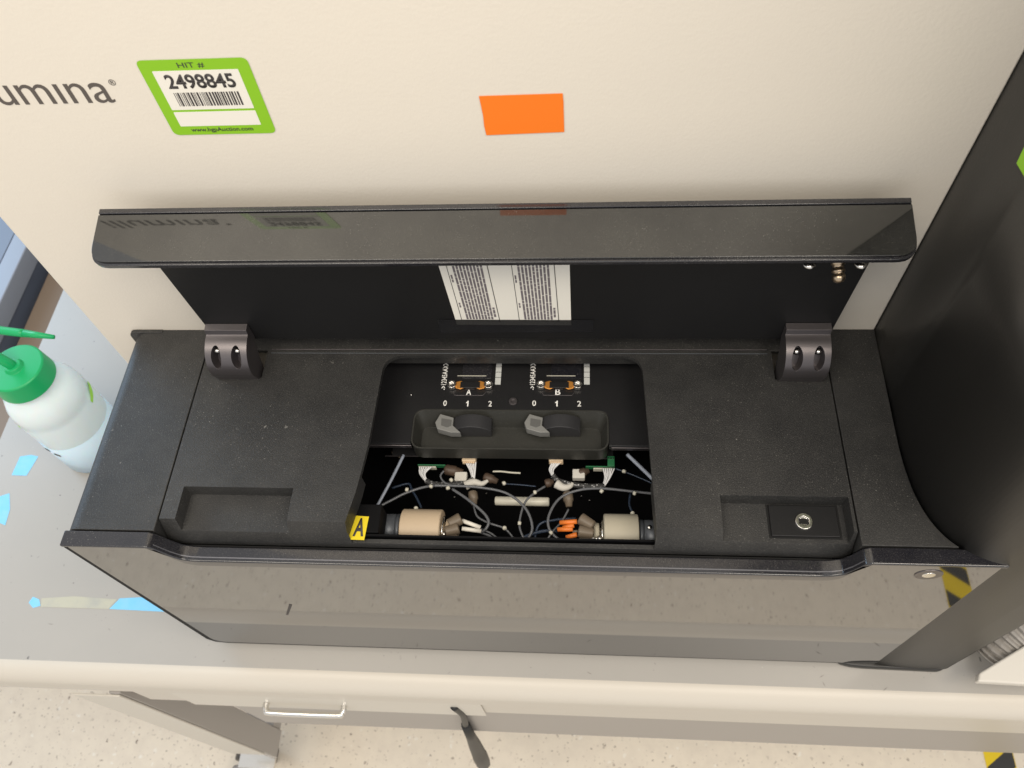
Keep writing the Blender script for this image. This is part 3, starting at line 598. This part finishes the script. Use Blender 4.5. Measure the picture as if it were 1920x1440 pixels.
# tubes
TB = [
 ([(757, 853, -.050), (732, 903, -.052), (706, 951, -.055)], 0.0016, 'tubeblue'),
 ([(706, 952, -.055), (730, 940, -.056), (762, 924, -.057), (803, 912, -.058), (850, 911, -.058), (900, 914, -.057), (950, 925, -.056), (985, 953, -.055), (998, 988, -.055), (988, 1012, -.057), (966, 1030, -.060)], 0.0013, 'tube'),
 ([(848, 917, -.056), (875, 935, -.054), (905, 960, -.053), (916, 977, -.053), (912, 990, -.054), (903, 998, -.055)], 0.0014, 'tube'),
 ([(888, 948, -.060), (895, 968, -.058), (915, 980, -.056), (944, 990, -.055), (958, 1003, -.058), (966, 1016, -.06)], 0.0010, 'tube'),
 ([(1022, 912, -.062), (1003, 924, -.060), (984, 943, -.058), (974, 980, -.056), (980, 1005, -.057), (994, 1028, -.06)], 0.0011, 'tube'),
 ([(1228, 926, -.056), (1190, 922, -.056), (1130, 916, -.056), (1085, 919, -.056), (1050, 934, -.055), (1031, 962, -.054), (1028, 985, -.054), (1038, 1003, -.055), (1060, 1018, -.056), (1090, 1024, -.057)], 0.0013, 'tube'),
 ([(1066, 955, -.058), (1053, 978, -.056), (1034, 1000, -.055), (1018, 1026, -.057)], 0.0010, 'tube'),
 ([(1176, 852, -.046), (1202, 877, -.046), (1232, 906, -.046)], 0.0019, 'tubeblue'),
 ([(900, 998, -.056), (918, 1005, -.057), (932, 1018, -.059), (938, 1034, -.062)], 0.0012, 'tube'),
 ([(902, 992, -.056), (922, 1001, -.057), (936, 1014, -.059), (943, 1032, -.062)], 0.0010, 'tube'),
 ([(955, 1024, -.060), (985, 1006, -.059), (1018, 996, -.058), (1045, 996, -.058)], 0.0017, 'sheath'),
 ([(1000, 1025, -.062), (1010, 985, -.060), (1040, 975, -.060), (1080, 972, -.06)], 0.0012, 'sheath'),
 ([(945, 907, -.066), (975, 909, -.066), (1005, 912, -.066)], 0.0007, 'sheath'),
 ([(832, 883, -.060), (826, 893, -.060), (834, 905, -.060), (850, 910, -.06)], 0.0010, 'tube'),
 ([(1155, 879, -.064), (1172, 885, -.064), (1200, 896, -.064), (1222, 906, -.064)], 0.0008, 'sheath'),
 ([(735, 915, -.075), (765, 907, -.075), (772, 918, -.075), (782, 935, -.075), (790, 952, -.075)], 0.0012, 'sheath'),
 ([(750, 858, -.07), (742, 851, -.07), (734, 848, -.07)], 0.0010, 'fit'),
 ([(1182, 925, -.075), (1180, 945, -.075), (1186, 962, -.075)], 0.0011, 'sheath')]
for pts, r_, m_ in TB: tube('tubing', P(pts), r_ * 0.84, m_, mc, n=8)
for x_, y_ in ((808, 912), (840, 915), (946, 990), (974, 981), (1003, 923), (1033, 999), (1022, 1021), (945, 906), (1170, 884), (780, 953), (1128, 921), (1190, 925), (846, 900), (1186, 962), (763, 918)):
    q = at(x_, y_, -.0525 if y_ > 895 else -.06); d_ = Vector((random.uniform(-1, 1), random.uniform(-1, 1), 0.1)).normalized()
    lathe('tube_collar', q - d_ * 0.0013, d_, [(0, 0.0012), (0.0005, 0.0017), (0.0022, 0.0017), (0.0026, 0.0012)], 'rod', mc, n=10)
for x_, y_ in ((854, 938), (866, 934), (913, 931), (1090, 936), (1105, 944), (845, 860), (853, 859), (702, 846)):
    q = at(x_, y_, -.08); cyl('board_pin', q, q + Vector((0, 0.0004, 0.006)), 0.0006, 'steel', mc, n=8, bevel=0)
# valve units
def valve(side):
    s = 1 if side == 'l' else -1
    if side == 'l': xcap, xd0, xd1, xr = [at(p, 995, -.045).x for p in (718, 750, 826, 838)]; yc = 0.2320
    else: xcap, xd0, xd1, xr = [at(p, 1000, -.045).x for p in (1228, 1198, 1132, 1120)]; yc = 0.2310
    zc = -.055
    v = lathe('valve', (xd0, yc, zc), (s, 0, 0), [(0, 0.0165), (0.0006, 0.0172), (abs(xd1 - xd0) - 0.001, 0.0172), (abs(xd1 - xd0), 0.0163)], 'peek' if side == 'l' else 'peek2', mc)
    soften(v, 0.0003, 1, 40)
    lathe('motor_housing', (xcap - s * 0.006, yc, zc), (s, 0, 0), [(0, 0.0130), (abs(xcap - xd0) * 0.6 + 0.006, 0.0130), (abs(xcap - xd0) * 0.62 + 0.006, 0.0122), (abs(xcap - xd0) * 0.66 + 0.006, 0.0122), (abs(xcap - xd0) * 0.68 + 0.006, 0.0132), (abs(xcap - xd0) + 0.0055, 0.0132)], 'cap', v)
    lathe('steel_ring', (xd1 + s * 0.0002, yc, zc), (s, 0, 0), [(0, 0.0120), (0.0016, 0.0120), (0.0017, 0.006), (0.003, 0.006)], 'steel', v)
    nk = lathe('valve_neck', (xd1 + s * 0.0034, yc, zc), (s, 0, 0), [(0, 0.0098), (0.004, 0.0102), (0.0042, 0.0085), (0.009, 0.0085)], 'peek' if side == 'l' else 'peek2', v)
    lathe('neck_screw', (xd1 + s * 0.0022, yc - 0.0065, zc + 0.0105), (s, 0, 0), [(0, 0.0026), (0.002, 0.0026), (0.0022, 0.0012), (0.005, 0.0012), (0.0052, 0.0022), (0.007, 0.0022)], 'steel', v, n=14)
    F = ([((846, 981), (864, 972)), ((840, 996), (860, 990)), ((832, 1016), (859, 1014))] if side == 'l' else
         [((1108, 984), (1088, 972)), ((1108, 1000), (1085, 996)), ((1112, 1020), (1086, 1020))])
    for a_, b_ in F:
        a3, b3 = at(*a_, -.043), at(*b_, -.043); d_ = b3 - a3; l = d_.length
        lathe('valve_fitting', a3 - d_.normalized() * 0.002, d_, [(0, 0.0040), (0.001, 0.0043), (l + 0.001, 0.0050), (l + 0.002, 0.0046), (l + 0.0021, 0.0022), (l + 0.001, 0.0020)], 'fit', v, n=10)
    S = ([((866, 976), (901, 989)), ((866, 991), (902, 996)), ((862, 1020), (898, 1023)), ((895, 1019), (924, 1014))] if side == 'l' else
         [((1082, 978), (1050, 980)), ((1074, 992), (1046, 993)), ((1082, 1002), (1062, 1008)), ((1064, 1023), (1032, 1025)), ((1076, 985), (1056, 990))])
    for a_, b_ in S:
        tube('tube_sleeve', [at(*a_, -.044), at(*b_, -.047)], 0.0017 if side == 'l' else 0.0019, 'sleeve' if side == 'l' else 'osleeve', v, n=10)
    if side == 'r':
        for y_ in (996, 1020): tube('tube_end', [at(1086, y_, -.044), at(1074, y_ + 1, -.045)], 0.0012, 'fit', v, n=8)
valve('l'); valve('r')
lathe('housing_screw', at(1218, 989, -.038), (0, 0, 1), [(0, 0.0018), (0.001, 0.0018), (0.0014, 0.0008)], 'steel', mc, n=12)
# yellow label with a letter on a black bracket
ZY = -0.0185
br = box('label_bracket', at(640, 1020, ZY).x, at(706, 1020, ZY).x, 0.2160, at(690, 945, ZY).y, ZY - 0.0200, ZY, 'dark', mc, bevel=0.0006)
lb = link('yellow_label', add_poly(bmesh.new(), [[v + Vector((0, 0, t)) for v in (at(658, 1012, ZY), at(683, 1013, ZY), at(692, 969, ZY), at(661, 967, ZY), at(653, 1003, ZY))] for t in (0.0002, 0.0005)]), 'yellow', br)
ya, yb_ = at(661, 1006, ZY), at(683, 972, ZY)
text('label_letter', 'A', ya + Vector((0, 0, .0004)), (1, 0.0, 0), (0.06, 1, 0), at(681, 1006, ZY).x - ya.x, yb_.y - ya.y, 'ink', br, bold=0.03, lift=0.0002)

# ================================================================== STICKERS AND PAPER (stuck on the machine)
YW = 0.3898
stp = [aty(252, 112, YW), aty(462, 109, YW), aty(520, 251, YW), aty(326, 251, YW)]
st = thing('asset_sticker', (stp[3] + stp[2]) / 2, 'green bordered white sticker with number and barcode on the white front panel', 'sticker')
x0, x1 = (stp[0].x + stp[3].x) / 2, (stp[1].x + stp[2].x) / 2; z1_, z0_ = (stp[0].z + stp[1].z) / 2, (stp[2].z + stp[3].z) / 2
W_, H_ = x1 - x0, z1_ - z0_
def sp(u, v, lift=0.0): return Vector((x0 + W_ * u, YW - lift, z0_ + H_ * v + W_ * (u - .5) * 0.0))
def srect(name, u0, v0, u1, v1, lift, m, rad=0, parent=None):
    pts = round_poly([(x0 + W_ * u0, z0_ + H_ * v0), (x0 + W_ * u1, z0_ + H_ * v0), (x0 + W_ * u1, z0_ + H_ * v1), (x0 + W_ * u0, z0_ + H_ * v1)], rad) if rad else [(x0 + W_ * u0, z0_ + H_ * v0), (x0 + W_ * u1, z0_ + H_ * v0), (x0 + W_ * u1, z0_ + H_ * v1), (x0 + W_ * u0, z0_ + H_ * v1)]
    return prism(name, pts, 'y', YW - lift - 0.00008, YW - lift, m, parent)
srect('border', 0, 0, 1, 1, 0.0001, 'green', 0.004, st)
srect('white_field', 0.105, 0.355, 0.885, 0.865, 0.0002, 'paper', 0.0006, st)
srect('blank_field', 0.105, 0.125, 0.885, 0.325, 0.0002, 'paper', 0.0006, st)
X3, Z3 = (1, 0, 0), (0, 0, 1)
text('heading', 'HIT #', sp(0.36, 0.892, .0002), X3, Z3, W_ * 0.24, H_ * 0.07, 'ink', st, lift=0.0001, depth=.00005)
text('printed_number', '2498845', sp(0.185, 0.635, .0003), X3, Z3, W_ * 0.63, H_ * 0.185, 'ink', st, bold=0.024, lift=0.0001, depth=.00005)
bm = bmesh.new(); random.seed(3); u = 0.20
while u < 0.80:
    bw = random.choice((0.0055, 0.0055, 0.012, 0.017)); add_box(bm, x0 + W_ * u, x0 + W_ * (u + bw), YW - 0.0004, YW - 0.0003, z0_ + H_ * 0.405, z0_ + H_ * 0.585)
    u += bw + random.choice((0.0075, 0.0075, 0.012))
link('barcode', bm, 'ink', st)
text('web_address', 'www.hgpAuction.com', sp(0.19, 0.030, .0002), X3, Z3, W_ * 0.60, H_ * 0.072, 'ink', st, bold=.01, lift=0.0001, depth=.00005)
ot = [aty(912, 253, YW), aty(1058, 247, YW), aty(1055, 175, YW), aty(898, 180, YW)]
random.seed(5)
ed = [ot[0], ot[1]] + [ot[1].lerp(ot[2], t) + Vector((random.uniform(-.0003, .0003), 0, 0)) for t in (.2, .4, .6, .8)] + [ot[2], ot[3]] + [ot[3].lerp(ot[0], t) + Vector((random.uniform(-.0003, .0003), 0, 0)) for t in (.25, .5, .75)]
tag(link('orange_tape', add_poly(bmesh.new(), [[v + Vector((0, -t, 0)) for v in ed] for t in (0.0001, 0.0003)]), 'orange'), 'blank orange tape rectangle stuck on the white front panel above the raised lid', 'tape')
# green sticker at the right frame edge, on the wing
d = _ray(1914, 300); tw = 0.2353 / d.x; g = EYE + d * tw
def onx(x, y, X=0.2353): dd = _ray(x, y); return EYE + dd * (X / dd.x)
gp = [onx(1908, 306), onx(1925, 270), onx(1990, 285), onx(1985, 350), onx(1925, 335)]
gso = link('green_sticker', add_poly(bmesh.new(), [[v + Vector((-t, 0, 0)) for v in gp] for t in (0.0003, 0.0006)]), 'green')
tag(gso, 'bright green sticker on the black side panel at the right edge', 'sticker')
# paper sheet taped inside the lid
pp = [aty(857, 608, LY), aty(1071, 609, LY), aty(1068, 492, LY), aty(820, 490, LY)]
sh = thing('instruction_sheet', (pp[0] + pp[1]) / 2, 'white printed paper sheet with two columns taped inside the raised lid', 'paper')
link('paper', add_poly(bmesh.new(), [[v + Vector((0, -t, 0)) for v in pp] for t in (0.0002, 0.0004)]), 'paper', sh)
def pq(u, v):                                   # u across, v up on the sheet
    b_ = pp[0].lerp(pp[1], u); t_ = pp[3].lerp(pp[2], u); return b_.lerp(t_, v)
def pline(bm, u0, v0, u1, v1, wd):
    a_, b_ = pq(u0, v0), pq(u1, v1); d_ = (b_ - a_).normalized(); n_ = Vector((-d_.z, 0, d_.x)) * wd
    add_poly(bm, [[p + Vector((0, -t, 0)) for p in (a_ - n_, b_ - n_, b_ + n_, a_ + n_)] for t in (0.00045, 0.00055)])
random.seed(11)
for (ua, ub) in ((0.055, 0.385), (0.555, 0.895)):
    bm = bmesh.new(); pline(bm, ua, 0.08, ua + 0.005, 1, 0.00022); pline(bm, ub, 0.06, ub - 0.012, 1, 0.00028); pline(bm, ua, 0.08, ub, 0.07, 0.0002)
    link('table_rule', bm, 'ink', sh)
    bm = bmesh.new(); nrow = 9
    for i in range(nrow):
        uu = ua + 0.055 + i * (ub - ua - 0.115) / (nrow - 1); v = 0.10
        while v < 0.99:
            l = random.uniform(0.03, 0.16); pline(bm, uu, v, uu + 0.0, min(v + l, 0.995), 0.00078); v += l + 0.008
    link('printed_rows', bm, 'inkline', sh)
    bm = bmesh.new()
    for k_, (vv, l) in enumerate(((0.30, 0.035), (0.345, 0.03), (0.70, 0.04), (0.75, 0.06))): pline(bm, ua + 0.022, vv, ua + 0.022, vv + l, 0.0006)
    for vv, l in ((0.14, 0.05), (0.20, 0.06), (0.27, 0.03)): pline(bm, ub - 0.032, vv, ub - 0.032, vv + l, 0.0008)
    link('column_heading', bm, 'inkline', sh)
tp_ = [aty(826, 622, LY), aty(1112, 621, LY), aty(1114, 599, LY), aty(820, 598, LY)]
link('clear_tape', add_poly(bmesh.new(), [[v + Vector((0, -t, 0)) for v in tp_] for t in (0.0006, 0.0008)]), 'tape', sh)

# ================================================================== OBJECTS ON THE BENCH
# wash bottle
bc = Vector((-0.5905, 0.4300, ZB)); Rb = 0.0415
bt = thing('wash_bottle', bc, 'white plastic wash bottle with green cap and spout standing left of the machine', 'bottle')
BZ = -0.140
hh = BZ - ZB
bd = lathe('bottle_body', bc + Vector((0, 0, 0.0003)), (0, 0, 1), [(0, Rb - 0.006), (0.002, Rb - 0.002), (0.006, Rb), (hh * 0.42, Rb), (hh * 0.64, Rb), (hh * 0.67, Rb - 0.0012), (hh * 0.70, Rb), (hh * 0.78, Rb - 0.0015), (hh * 0.86, Rb - 0.0065), (hh * 0.90, Rb - 0.0125), (hh * 0.92, Rb - 0.0135), (hh, Rb - 0.0135)], 'bottle', bt, n=56)
lathe('liquid', bc + Vector((0, 0, 0.0012)), (0, 0, 1), [(0, Rb - 0.005), (0.005, Rb + 0.0003), (hh * 0.40, Rb + 0.0003), (hh * 0.402, Rb - 0.001)], 'liquid', bt, n=56)
rc_ = 0.0305
cp = lathe('cap', bc + Vector((0, 0, hh - 0.008)), (0, 0, 1), [(0, rc_), (0.001, rc_ + 0.0006), (0.0225, rc_ - 0.001), (0.0240, rc_ - 0.0025), (0.0242, 0.010), (0.028, 0.008), (0.0285, 0.004)], 'gcap', bt, n=56)
soften(cp, 0.0005, 2, 40)
ct_ = bc + Vector((0, 0, hh + 0.0155))
tipz = -0.085; tip = at(101, 632, tipz); mid = at(-10, 618, tipz)
tube('spout', [ct_, ct_ + Vector((-0.004, 0, 0.014)), ct_ + Vector((-0.022, 0.003, 0.038)), ct_ + Vector((-0.045, 0.008, 0.052)), mid + Vector((-0.012, 0, 0.004)), mid, mid.lerp(tip, 0.5)], 0.0055, 'gcap', bt, n=14, taper=0.0042)
tube('spout_tip', [mid.lerp(tip, 0.45), tip], 0.0042, 'gcap', bt, n=14, taper=0.0022)
def onbottle(name, ang0, ang1, z0, z1, m, rr=Rb + 0.0006, skew=0.0, n=8):
    l0, l1 = [], []
    for i in range(n + 1):
        t = math.radians(ang0 + (ang1 - ang0) * i / n); s = skew * i / n; wv = 0.5 + 0.5 * math.sin(math.pi * (i + 0.4) / (n + 0.8))
        for L_, z in ((l0, z0 + s), (l1, z0 + s + (z1 - z0) * wv)): L_.append(Vector((bc.x + rr * math.cos(t), bc.y + rr * math.sin(t), ZB + z)))
    bm = bmesh.new(); a_ = [bm.verts.new(p) for p in l0]; b_ = [bm.verts.new(p) for p in l1]
    for i in range(n): bm.faces.new((a_[i], a_[i + 1], b_[i + 1], b_[i]))
    o = link(name, bm, m, bt); s_ = o.modifiers.new('s', 'SOLIDIFY'); s_.thickness = 0.0003; return o
onbottle('green_streak', 205, 235, 0.098, 0.102, 'gstreak', skew=0.006)
onbottle('green_streak', 5, 40, 0.096, 0.103, 'gstreak', skew=0.004)
onbottle('black_print', 238, 250, 0.056, 0.062, 'ink', skew=0.002, n=4); onbottle('black_print', 252, 262, 0.051, 0.056, 'ink', skew=-0.002, n=4)
# blue tape scraps on the bench
def scrap(pts, m, name, label, cat, group=None, z=ZB):
    V = [at(x, y, z) for x, y in pts]
    return tag(link(name, add_poly(bmesh.new(), [[v + Vector((0, 0, t)) for v in V] for t in (0.0001, 0.0003)]), m), label, cat, group)
G = 'scraps of blue tape on the bench'
scrap([(22, 891), (50, 892), (72, 856), (58, 853), (38, 856)], 'bluetape', 'tape_scrap', 'small slanted blue tape scrap on the grey bench beside the wash bottle', 'tape', G)
scrap([(-14, 975), (10, 985), (19, 955), (18, 925), (2, 930), (-14, 940)], 'bluetape', 'tape_scrap', 'blue tape scrap at the left edge of the bench', 'tape', G)
scrap([(205, 1142), (345, 1149), (330, 1122), (262, 1120), (225, 1122)], 'bluetape', 'tape_scrap', 'long blue tape scrap beside the mirror panel', 'tape', G)
scrap([(54, 1130), (62, 1140), (76, 1136), (74, 1124), (62, 1119)], 'bluetape', 'tape_scrap', 'tiny blue tape scrap at the left end of the tape residue', 'tape', G)
scrap([(77, 1138), (204, 1142), (220, 1124), (140, 1118), (78, 1122)], 'residue', 'tape_residue', 'dull yellowish tape residue between two blue scraps on the bench', 'tape residue')
random.seed(21)
for x, y in ((1541, 1268), (1545, 1283), (1660, 1292), (1738, 1304), (780, 1232), (690, 1262), (120, 1060), (205, 1180), (420, 1240), (95, 1170), (1105, 1262)):
    q = at(x, y, ZB); a = random.uniform(0, 3.1); l = random.uniform(0.0015, 0.004); w1 = 0.0005
    u = Vector((math.cos(a), math.sin(a), 0)); v = Vector((-u.y, u.x, 0))
    if q.y < 0.173: continue
    link('scuff', add_poly(bmesh.new(), [[q + u * l + Vector((0, 0, t)), q + v * w1 + Vector((0, 0, t)), q - u * l + Vector((0, 0, t)), q - v * w1 * .6 + Vector((0, 0, t))] for t in (0.0001, 0.0002)]), 'smudge', bench)
# white plate and ribbed hose at the right
wz = -0.255
wv_ = [at(1834, 1278, wz), at(2040, 1290, wz), at(2060, 1110, wz), at(1925, 1208, wz), at(1836, 1262, wz)]
wp = link('white_tray', add_poly(bmesh.new(), [[v + Vector((0, 0, t)) for v in wv_] for t in (-0.010, 0.0)]), 'bwhite', bevel=0.002)
tag(wp, 'white plastic tray corner sticking out at the lower right above the bench', 'tray')
box_leg = [wv_[2] + Vector((-0.01, -0.02, -0.0105)), ]
hs = [at(1868, 1232, -0.293), at(1890, 1205, -0.280), at(1925, 1178, -0.270), at(1990, 1150, -0.262)]
S_ = spline(hs, 14); loops = []
for i, p in enumerate(S_):
    d_ = (S_[min(i + 1, len(S_) - 1)] - S_[max(i - 1, 0)]).normalized(); u_, v_ = frame_of(d_); r_ = 0.0215 + (0.0022 if i % 4 < 2 else -0.0012)
    loops.append([p + (u_ * math.cos(t) + v_ * math.sin(t)) * r_ for t in [2 * math.pi * j / 24 for j in range(24)]])
for lp in loops:
    for v in lp: v.z = max(v.z, ZB + 0.0006)
tag(link('ribbed_hose', add_poly(bmesh.new(), loops), 'hose', smooth=False), 'grey ribbed hose lying on the bench between the black side panel and the white tray', 'hose')
# hanging power cord
k0, k1, k2, k3 = aty(868, 1340, 0.1555), aty(876, 1372, 0.154), aty(893, 1402, 0.152), aty(907, 1432, 0.148)
cd = thing('power_cord', k1, 'black power cord with its socket plug hanging below the bench drawer', 'power cord')
tube('cord', [k0 + Vector((-0.004, 0.0, 0.05)), k0, k0.lerp(k1, .6)], 0.0040, 'rubber', cd, n=12)
dd = (k3 - k0.lerp(k1, .55)).normalized(); L0 = (k3 - k0.lerp(k1, .55)).length
lathe('plug', k0.lerp(k1, .55), dd, [(0, 0.0055), (L0 * 0.25, 0.0066), (L0 * 0.45, 0.0088), (L0 * 0.7, 0.0105), (L0 * 0.72, 0.0112), (L0 * 0.98, 0.0112), (L0, 0.0100)], 'rubber', cd, n=8)
